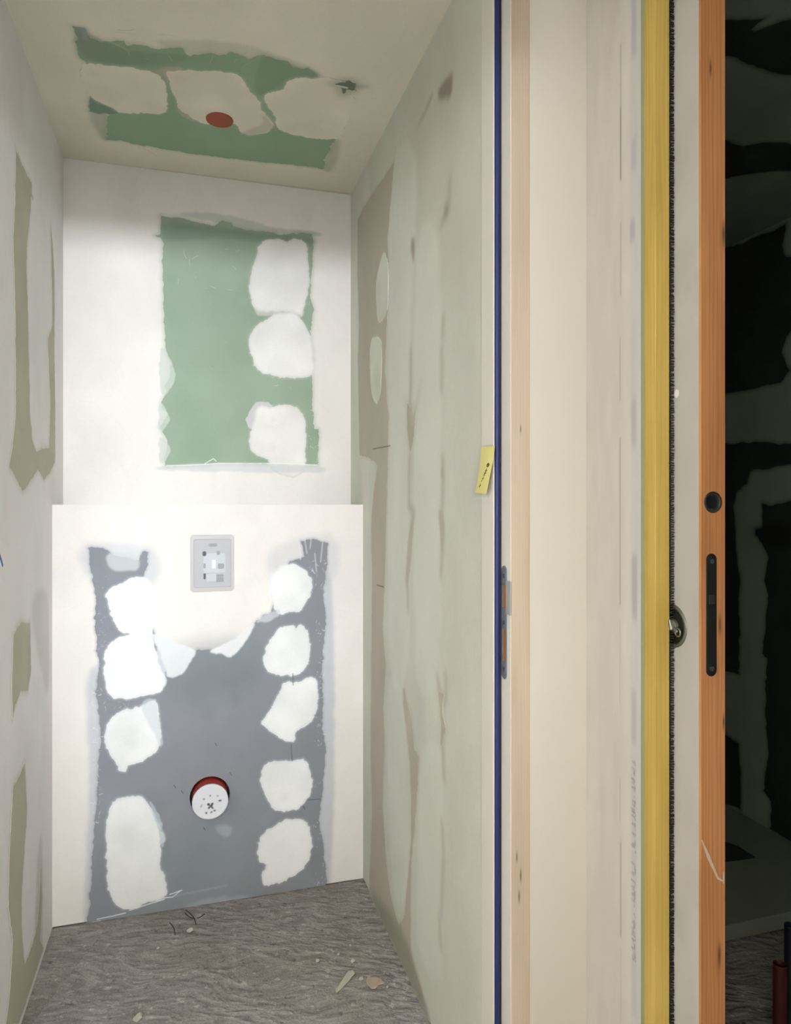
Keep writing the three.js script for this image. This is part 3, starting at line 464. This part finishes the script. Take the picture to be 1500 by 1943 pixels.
// ───────────────────────── trim_1: yellow post of the pocket with its brush ─────────────────────────
{
  const post = group('trim_1'); struct(post, 'yellow varnished post of the pocket door with dark brush seal'); post.userData.category = 'door post';
  const map = woodTex([212, 182, 94], [190, 154, 68], [], 31, 128, 2048);
  mesh('post', planarUV(box(0.7504, 0.7785, 0.004, CEIL, 0.993, 1.06, 0.0012), (v) => ((v.x - 0.7504) + (-v.z - 0.993)) / 0.06, (v) => v.y / CEIL), new THREE.MeshPhysicalMaterial({ map, roughness: 0.55, clearcoat: 0.35, clearcoatRoughness: 0.4 }), post);
  const rd = rng(5), parts = [];
  for (let y = 0.01; y < CEIL - 0.01; y += 0.0042) { const b = new THREE.BoxGeometry(0.0078 + 0.0012 * rd(), 0.0017, 0.0028); b.rotateZ((rd() - 0.5) * 0.5); b.translate(0.7785 + 0.0036, y + (rd() - 0.5) * 0.002, -0.9925 + (rd() - 0.5) * 0.002); parts.push(b); }
  const br = mesh('brush', merged(parts), std(0x2c2a28, 0.95), post); br.userData.kind = 'stuff'; br.userData.label = 'dark bristle brush seal';
  mesh('brush_holder', box(0.7785, 0.7865, 0.006, CEIL, 1.0005, 1.006), std(0x141312, 0.9), post);
}
// ───────────────────────── door_2: sliding door half out of its pocket ─────────────────────────
{
  const D2 = group('door_2'); struct(D2, 'white sliding door with orange pine edge coming out of its pocket'); D2.userData.category = 'sliding door';
  const x0 = 0.787, x1 = 0.8333, dE = 0.927, yTop = CEIL - 0.03;
  const yE = (p) => meet(1352, p, 'z', -dE).y, xm = (x0 + x1) / 2, kn = (p) => 1 - yE(p) / CEIL;
  const faceCv = makeCanvas(256, 2048), fc = faceCv.getContext('2d'); fc.fillStyle = '#bfbbb1'; fc.fillRect(0, 0, 256, 2048);
  { const r = rng(8); for (let k = 0; k < 220; k++) { const x = r() * 256, y = r() * 2048, s = 8 + 50 * r(), g = fc.createRadialGradient(x, y, 0, x, y, s), col = r() < 0.5 ? [174, 170, 158] : [200, 197, 188]; g.addColorStop(0, rgba(col, 0.3)); g.addColorStop(1, rgba(col, 0)); fc.fillStyle = g; fc.fillRect(x - s, y - s, 2 * s, 2 * s); }
    const yy = 2048 - meet(1283, 747, 'x', x0).y / CEIL * 2048, dd = (-meet(1283, 747, 'x', x0).z - dE) / 0.2 * 256; fc.fillStyle = '#f4f1ea'; fc.beginPath(); fc.ellipse(dd, yy, 8, 6, 0, 0, 7); fc.fill(); fc.fillStyle = 'rgba(190,198,176,0.5)'; fc.fillRect(0, 2048 - meet(1325, 380, 'x', x0).y / CEIL * 2048, 14, 90); }
  mesh('door_leaf', planarUV(box(x0, x1, 0.008, yTop, dE + 0.006, 1.75, 0.001), (v) => (-v.z - dE) / 0.2, (v) => v.y / CEIL), std(0xffffff, 0.8, { map: canvasTexture(faceCv) }), D2);
  const pine = woodTex([218, 152, 98], [168, 108, 62], [[0.38, kn(130), 0.07], [0.93, kn(442), 0.1], [0.78, kn(1186), 0.09], [0.93, kn(1372), 0.06], [0.75, kn(1815), 0.1]], 77, 128, 2048);
  // solid edge with bored finger hole and a mortice for the lock
  const es = new THREE.Shape([[x0, 0.008], [x1, 0.008], [x1, yTop], [x0, yTop]].map((p) => new THREE.Vector2(...p)));
  const yh = yE(953), hx = meet(1352, 953, 'z', -dE).x, h1 = new THREE.Path(); h1.absarc(hx, yh, 0.0155, 0, Math.PI * 2, true); es.holes.push(h1);
  const eg = new THREE.ExtrudeGeometry(es, { depth: 0.0055, bevelEnabled: false, curveSegments: 32 }); eg.translate(0, 0, -dE - 0.0055);
  const edge = mesh('edge_strip', planarUV(eg, (v) => (v.x - x0) / (x1 - x0), (v) => v.y / CEIL), std(0xffffff, 0.65, { map: pine }), D2); edge.userData.label = 'orange pine door edge';
  const sm = std(0xd9c3ac, 0.9), smear = (list) => { const s = new THREE.Shape(list.map(([a, b]) => { const p = meet(a, b, 'z', -dE); return new THREE.Vector2(p.x, p.y); })); const g = new THREE.ExtrudeGeometry(s, { depth: 0.0003, bevelEnabled: false }); g.translate(0, 0, -dE); mesh('plaster_streak', g, sm, edge); };
  smear([[1329, 1593], [1332, 1594], [1345, 1622], [1362, 1664], [1372, 1671], [1372, 1674], [1360, 1668], [1342, 1630]]); smear([[1371, 1655], [1373, 1655], [1373, 1676], [1371, 1676]]);
  const black = std(0x1c1e1b, 0.45), blk2 = std(0x2d302b, 0.5);
  const cup = new THREE.LatheGeometry([[0.0105, -0.03], [0.0115, -0.012], [0.0118, -0.001], [0.0135, 0.0012], [0.0165, 0.0014], [0.0174, 0.0002], [0.0172, -0.001]].map((p) => new THREE.Vector2(...p)), 40); cup.rotateX(Math.PI / 2); cup.translate(hx, yh, -dE);
  const fp = mesh('finger_pull', cup, blk2, D2); fp.userData.label = 'round dark finger hole bored in the door edge';
  const pit = new THREE.CylinderGeometry(0.011, 0.011, 0.001, 32); pit.rotateX(Math.PI / 2); pit.translate(hx, yh, -dE - 0.005); mesh('hole_bottom', pit, std(0x050505, 0.9), fp);
  const lx = meet(1348.5, 1166, 'z', -dE).x, lt = yE(1051), lb = yE(1282), lw = 0.0092, lp = new THREE.Shape();
  lp.moveTo(lx - lw, lb + lw); lp.absarc(lx, lb + lw, lw, Math.PI, 2 * Math.PI, false); lp.lineTo(lx + lw, lt - lw); lp.absarc(lx, lt - lw, lw, 0, Math.PI, false); lp.closePath();
  const lg = new THREE.ExtrudeGeometry(lp, { depth: 0.001, bevelEnabled: true, bevelSize: 0.0006, bevelThickness: 0.0006, bevelSegments: 2, curveSegments: 20 }); lg.translate(0, 0, -dE);
  const lock = mesh('lock_plate', lg, black, D2); lock.userData.label = 'long black lock faceplate';
  mesh('latch', box(lx - 0.0055, lx + 0.0055, yE(1146), yE(1128), dE - 0.0026, dE, 0.0006), blk2, lock);
  for (const y of [1065, 1268]) { const s = new THREE.CylinderGeometry(0.0042, 0.0045, 0.0012, 20); s.rotateX(Math.PI / 2); s.translate(lx, yE(y), -dE + 0.0022); mesh('screw', merged([s, box(lx - 0.003, lx + 0.003, yE(y) - 0.0005, yE(y) + 0.0005, dE - 0.0034, dE - 0.0028)]), std(0x8a8a84, 0.25, { metalness: 0.9 }), lock); }
  // flush round pull with a turn knob, half behind the brush
  const py = meet(1290, 1191, 'x', x0).y, pd = 0.997;
  const face = (g) => { g.rotateZ(Math.PI / 2); g.translate(x0, py, -pd); return g; };
  const ring = new THREE.LatheGeometry([[0.03, -0.001], [0.0305, 0.0015], [0.033, 0.0026], [0.036, 0.002], [0.0372, 0.0002], [0.0372, -0.001]].map((p) => new THREE.Vector2(...p)), 48);
  const pl = mesh('flush_pull', face(ring), std(0x77786c, 0.35, { metalness: 0.75 }), D2); pl.userData.label = 'round metal flush pull with turn knob';
  const dish = new THREE.CylinderGeometry(0.0305, 0.0305, 0.0016, 40); mesh('dish', face(dish), std(0x14150f, 0.5, { metalness: 0.3 }), pl);   // dark recess behind the knob
  const knob = merged([new THREE.CylinderGeometry(0.011, 0.0125, 0.005, 32).translate(0.001, 0.002, 0.004), new RoundedBoxGeometry(0.02, 0.012, 0.007, 3, 0.003).rotateY(0.35).translate(0.003, 0.0055, 0.006), new RoundedBoxGeometry(0.006, 0.007, 0.016, 2, 0.0025).rotateY(-0.5).translate(-0.004, 0.004, 0.013), new THREE.TorusGeometry(0.0065, 0.0018, 10, 24).rotateX(Math.PI / 2).translate(-0.008, 0.003, 0.018)]);
  mesh('turn_knob', face(knob), std(0x8d8f88, 0.3, { metalness: 0.85 }), pl);
}
// ───────────────────────── things ─────────────────────────
// drain stub
{
  const g = group('drain_pipe', drainAt.x, drainAt.y, -DL);
  tag(g, 'red drain pipe with white cap sticking out of the lower back wall', 'drain pipe');
  const red = std(0xb5362c, 0.45), tube = new THREE.LatheGeometry([[0.050, 0.043], [0.0535, 0.043], [0.055, 0.041], [0.055, -0.15], [0.050, -0.15], [0.050, 0.043]].map((p) => new THREE.Vector2(...p)), 56); tube.rotateX(Math.PI / 2);
  mesh('pipe', tube, red, g);
  const cv = makeCanvas(256, 256), c = cv.getContext('2d'), r = rng(17); c.fillStyle = '#e4e4ea'; c.fillRect(0, 0, 256, 256);
  c.filter = 'blur(2px)';
  for (const [x, y, a, b, k] of [[128, 84, 6, 6, 0.55], [84, 104, 9, 8, 0.3], [196, 128, 6, 12, 0.75], [178, 92, 10, 6, 0.25], [66, 150, 6, 12, 0.3], [100, 206, 6, 8, 0.7], [136, 204, 5, 9, 0.65], [158, 196, 5, 9, 0.7], [116, 146, 10, 9, 0.85], [140, 150, 14, 8, 0.85], [120, 170, 10, 7, 0.8], [142, 172, 12, 6, 0.75], [130, 160, 10, 6, 0.8]]) { c.fillStyle = `rgba(48,52,56,${k})`; c.beginPath(); c.ellipse(x, y, a, b, r() * 3, 0, 7); c.fill(); }
  const map = canvasTexture(cv);
  const capG = new THREE.LatheGeometry([[0.0001, 0.0465], [0.046, 0.0465], [0.0475, 0.0485], [0.0535, 0.0485], [0.0556, 0.0465], [0.0556, 0.0425], [0.05, 0.0425]].map((p) => new THREE.Vector2(...p)), 56); capG.rotateX(Math.PI / 2);
  mesh('pipe_cap', planarUV(capG, (v) => v.x / 0.112 + 0.5, (v) => v.y / 0.112 + 0.5), std(0xffffff, 0.5, { map }), g);
}
// flush valve box
{
  const a = meet(362, 1016, 'z', -DL), b = meet(443, 1120, 'z', -DL), w = b.x - a.x, h = a.y - b.y;
  const g = group('flush_valve_box', (a.x + b.x) / 2, (a.y + b.y) / 2, -DL);
  tag(g, 'grey flush valve box with clear cover set high in the lower back wall', 'flush plate');
  const rr = (sw, sh, r) => { const s = new THREE.Shape(), x = sw / 2, y = sh / 2; s.moveTo(-x + r, -y); s.lineTo(x - r, -y); s.absarc(x - r, -y + r, r, -Math.PI / 2, 0); s.lineTo(x, y - r); s.absarc(x - r, y - r, r, 0, Math.PI / 2); s.lineTo(-x + r, y); s.absarc(-x + r, y - r, r, Math.PI / 2, Math.PI); s.lineTo(-x, -y + r); s.absarc(-x + r, -y + r, r, Math.PI, Math.PI * 1.5); return s; };
  const rim = rr(w, h, 0.009); rim.holes.push(rr(w - 0.016, h - 0.024, 0.006));
  mesh('rim', new THREE.ExtrudeGeometry(rim, { depth: 0.004, bevelEnabled: true, bevelSize: 0.001, bevelThickness: 0.001, bevelSegments: 2, curveSegments: 8 }), std(0xbcb8b2, 0.4), g);
  mesh('backing', new THREE.ExtrudeGeometry(rr(w - 0.014, h - 0.022, 0.006), { depth: 0.0012, bevelEnabled: false }), std(0xb4b6b9, 0.5), g);
  const P = (px, py) => { const m = meet(px, py, 'z', -DL); return [m.x - g.position.x, m.y - g.position.y]; };
  const bit = (name, x0, y0, x1, y1, d, mat, r = 0.005) => { const p = P(x0, y0), q = P(x1, y1), s = rr(q[0] - p[0], p[1] - q[1], Math.min(r, (q[0] - p[0]) / 2.2, (p[1] - q[1]) / 2.2)); const e = new THREE.ExtrudeGeometry(s, { depth: d, bevelEnabled: false }); e.translate((p[0] + q[0]) / 2, (p[1] + q[1]) / 2, 0.0012); return mesh(name, e, mat, g); };
  const mid = std(0x989b9e, 0.5), dk = std(0x5d6064, 0.6), lt = std(0xbcc1c5, 0.4), wh = std(0xe4e6e6, 0.4);
  bit('handle_slot', 396, 1031, 412, 1037, 0.001, mid); bit('carrier', 386, 1050, 427, 1086, 0.002, lt, 0.006);
  bit('clip', 384, 1046, 391, 1055, 0.003, dk); bit('clip', 411, 1045, 417, 1053, 0.003, mid); bit('clip', 386, 1069, 390, 1078, 0.003, mid); bit('clip', 413, 1069, 425, 1079, 0.003, mid); bit('clip', 386, 1088, 390, 1099, 0.003, dk); bit('clip', 410, 1090, 424, 1094, 0.003, mid);
  bit('push_rod', 402, 1062, 409, 1078, 0.008, wh, 0.003); bit('lower_cover', 391, 1088, 410, 1103, 0.0025, lt, 0.004); bit('lower_cover', 409, 1095, 424, 1104, 0.0022, mid, 0.004);
  const film = new THREE.ExtrudeGeometry(rr(w - 0.012, h - 0.02, 0.006), { depth: 0.0006, bevelEnabled: false }); film.translate(0, 0, 0.0096);
}
// ceiling cap
{
  const g = group('ceiling_cap', capAt.x, CEIL, capAt.z); tag(g, 'round red brown cap in the ceiling between the filler patches', 'cap');
  const m = new THREE.LatheGeometry([[0.0001, -0.004], [0.031, -0.004], [0.033, -0.0055], [0.0385, -0.005], [0.0395, -0.002], [0.0395, 0.001]].map((p) => new THREE.Vector2(...p)), 40);
  mesh('cap', m, std(0xa3543a, 0.6), g);
}
// yellow paper note
{
  const cv = makeCanvas(128, 320), c = cv.getContext('2d'); c.fillStyle = '#e2d98a'; c.fillRect(0, 0, 128, 320); c.strokeStyle = '#2f2c1c'; c.lineCap = 'round'; c.lineWidth = 5;
  const q = (pts) => { c.beginPath(); pts.forEach(([x, y], i) => (i ? c.lineTo(x, y) : c.moveTo(x, y))); c.stroke(); };
  c.lineWidth = 7; c.beginPath(); c.ellipse(84, 118, 9, 11, 0.4, 0, 7); c.stroke(); q([[74, 118], [96, 116]]); c.lineWidth = 5;
  q([[80, 142], [70, 156], [80, 154], [64, 172], [76, 170], [58, 186], [68, 188]]); q([[60, 196], [52, 214], [64, 210]]); q([[50, 222], [44, 234]]); q([[36, 252], [44, 262], [30, 268], [36, 276]]);
  const map = canvasTexture(cv), row = [[913, 847, 938.5, 846], [911, 870, 936, 872], [908.5, 893, 930.5, 896], [905, 915, 926.5, 917], [901, 935, 922, 937]], xs = [0.5625, 0.5615, 0.560, 0.5575, 0.555];
  const pos = [], uv = [], idx = [], N = 6;
  const at = (u, v) => { const k = Math.min(3, Math.floor(v * 4)), f = v * 4 - k, A = row[k], B = row[k + 1], L = (i) => A[i] + (B[i] - A[i]) * f; return meet(L(0) + (L(2) - L(0)) * u, L(1) + (L(3) - L(1)) * u, 'x', xs[k] + (xs[k + 1] - xs[k]) * f - 0.0015 * Math.sin(u * 3)); };
  for (let j = 0; j <= 16; j++) for (let i = 0; i <= N; i++) { const p = at(i / N, j / 16); pos.push(p.x, p.y, p.z); uv.push(i / N, 1 - j / 16); }
  for (let j = 0; j < 16; j++) for (let i = 0; i < N; i++) { const a = j * (N + 1) + i, b = a + N + 1; idx.push(a, b, a + 1, a + 1, b, b + 1); }
  const g = new THREE.BufferGeometry(); g.setAttribute('position', new THREE.Float32BufferAttribute(pos, 3)); g.setAttribute('uv', new THREE.Float32BufferAttribute(uv, 2)); g.setIndex(idx); g.computeVertexNormals();
  tag(mesh('sticky_note', g, std(0xffffff, 0.85, { map, side: THREE.DoubleSide }), scene), 'yellow paper note with black handwriting stuck over the blue seal', 'note');
}
// pipe stubs in the dark room
{
  const stub = (name, X0, Dp, r, h, col, label) => { const g = new THREE.LatheGeometry([[r * 0.8, h - 0.01], [r * 0.82, h], [r, h], [r, h - 0.004], [r, 0.02], [r * 1.12, 0.018], [r * 1.12, 0]].map((p) => new THREE.Vector2(...p)), 24); const m = mesh(name, g, std(col, 0.6), scene); m.position.set(X0, 0, -Dp); tag(m, label, 'pipe'); };
  const a = meet(1479, 1890, 'z', -1.3); stub('pipe_stub', a.x, 1.3, 0.015, 0.21, 0x4a0e0a, 'dark red pipe stub rising from the floor of the dark room');
  const b = meet(1499, 1890, 'z', -1.36); stub('pipe_stub', b.x, 1.36, 0.014, 0.25, 0x0c1020, 'dark blue pipe stub beside the red one in the dark room');
}
// plaster crumbs and scraps on the screed
{
  const at = (px, py) => meet(px, py, 'y', 0), mat = std(0xcfc9bd, 0.9), pale = std(0xbfb19c, 0.9);
  const chip = (name, list, lift, m, label, group_) => {
    const q = []; for (let i = 0; i < list.length; i += 2) q.push(at(list[i], list[i + 1]));
    const cx = q.reduce((s, p) => s + p.x, 0) / q.length, cz = q.reduce((s, p) => s + p.z, 0) / q.length;
    const g = new THREE.ExtrudeGeometry(new THREE.Shape(q.map((p) => new THREE.Vector2(p.x - cx, -(p.z - cz)))), { depth: 0.0015, bevelEnabled: true, bevelSize: 0.0008, bevelThickness: 0.0008, bevelSegments: 1 }); g.rotateX(-Math.PI / 2);
    const p = g.attributes.position; for (let i = 0; i < p.count; i++) p.setY(i, p.getY(i) + 0.0009 + lift * Math.pow(Math.abs(p.getX(i)) / 0.03, 1.5) + lift * 0.4); g.computeVertexNormals();
    const o = mesh(name, g, m, scene); o.position.set(cx, 0, cz); tag(o, label, 'plaster chip', group_ ? { group: group_ } : {});
  };
  chip('plaster_shard', [660, 1846, 669, 1845, 672, 1850, 660, 1864, 645, 1880, 638, 1886, 637, 1882, 648, 1864], 0.002, mat, 'long narrow white plaster shard lying on the screed floor');
  chip('plaster_flake', [699, 1853, 704, 1857, 715, 1857, 722, 1862, 728, 1869, 718, 1870, 712, 1877, 705, 1878, 697, 1870, 695, 1864], 0.003, pale, 'curled beige plaster flake on the screed near the right wall');
  const crumbs = [[669.5, 1825, 4.4, 'brightest white crumb on the screed above the plaster shard'], [685, 1859, 4.2, 'white crumb between the plaster shard and the beige flake'], [735, 1874, 2.6, 'small pale crumb at the tip of the beige flake'], [642, 1812, 3, 'pale crumb farther from the shard towards the back wall'], [602, 1824, 4, 'slim white crumb standing left of the plaster shard'], [361, 1768, 7, 'white plaster crumb below the dark twigs by the back wall'], [262, 1934, 8, 'white crumb at the bottom edge of the picture'], [664, 1795, 2.6, 'tiny pale crumb on the floor near the right back corner'], [300, 1800, 3, 'small pale crumb on the screed left of the middle']];
  const rd = rng(29);
  for (const [x, y, s, label] of crumbs) {
    const p = at(x, y), g = new THREE.IcosahedronGeometry(1, 1), q = g.attributes.position;
    for (let i = 0; i < q.count; i++) { const k = 0.75 + 0.5 * hash(Math.round(q.getX(i) * 50), Math.round(q.getY(i) * 50) + Math.round(q.getZ(i) * 70), x | 0); q.setXYZ(i, q.getX(i) * k, q.getY(i) * k, q.getZ(i) * k); }
    const r = s / F * 2.2; g.scale(r, r * 0.45, r * 0.7); g.rotateY(rd() * 3); g.computeVertexNormals(); g.computeBoundingBox();
    const o = mesh('plaster_crumb', g, mat, scene); o.position.set(p.x, -g.boundingBox.min.y, p.z); tag(o, label, 'plaster crumb', { group: 'plaster crumbs on the screed' });
  }
  // dark splinters against the back wall
  const bark = std(0x3a342c, 0.95), sticks = [[[352, 1722], [366, 1740], [372, 1756], 'thin dark splinter leaning at the foot of the back wall'], [[322, 1752], [330, 1764], [332, 1776], 'thin dark splinter lying nearest the camera'], [[388, 1733], [380, 1741], [374, 1744], 'short dark splinter right of the leaning one'], [[350, 1730], [360, 1742], [370, 1745], 'curved dark splinter crossing the leaning one']];
  for (const [a, b, c, label] of sticks) {
    const v = [a, b, c].map(([x, y], i) => { const p = at(x, Math.max(y, 1744)); p.y = 0.003 + Math.max(0, 1744 - y) * 0.0012; p.z = Math.max(p.z, -DL + 0.012); return p; });
    const g = new THREE.TubeGeometry(new THREE.CatmullRomCurve3(v), 10, 0.0013, 6); tag(mesh('wood_splinter', g, bark, scene), label, 'splinter', { group: 'dark splinters by the back wall' });
  }
}
renderer.render(scene, camera);
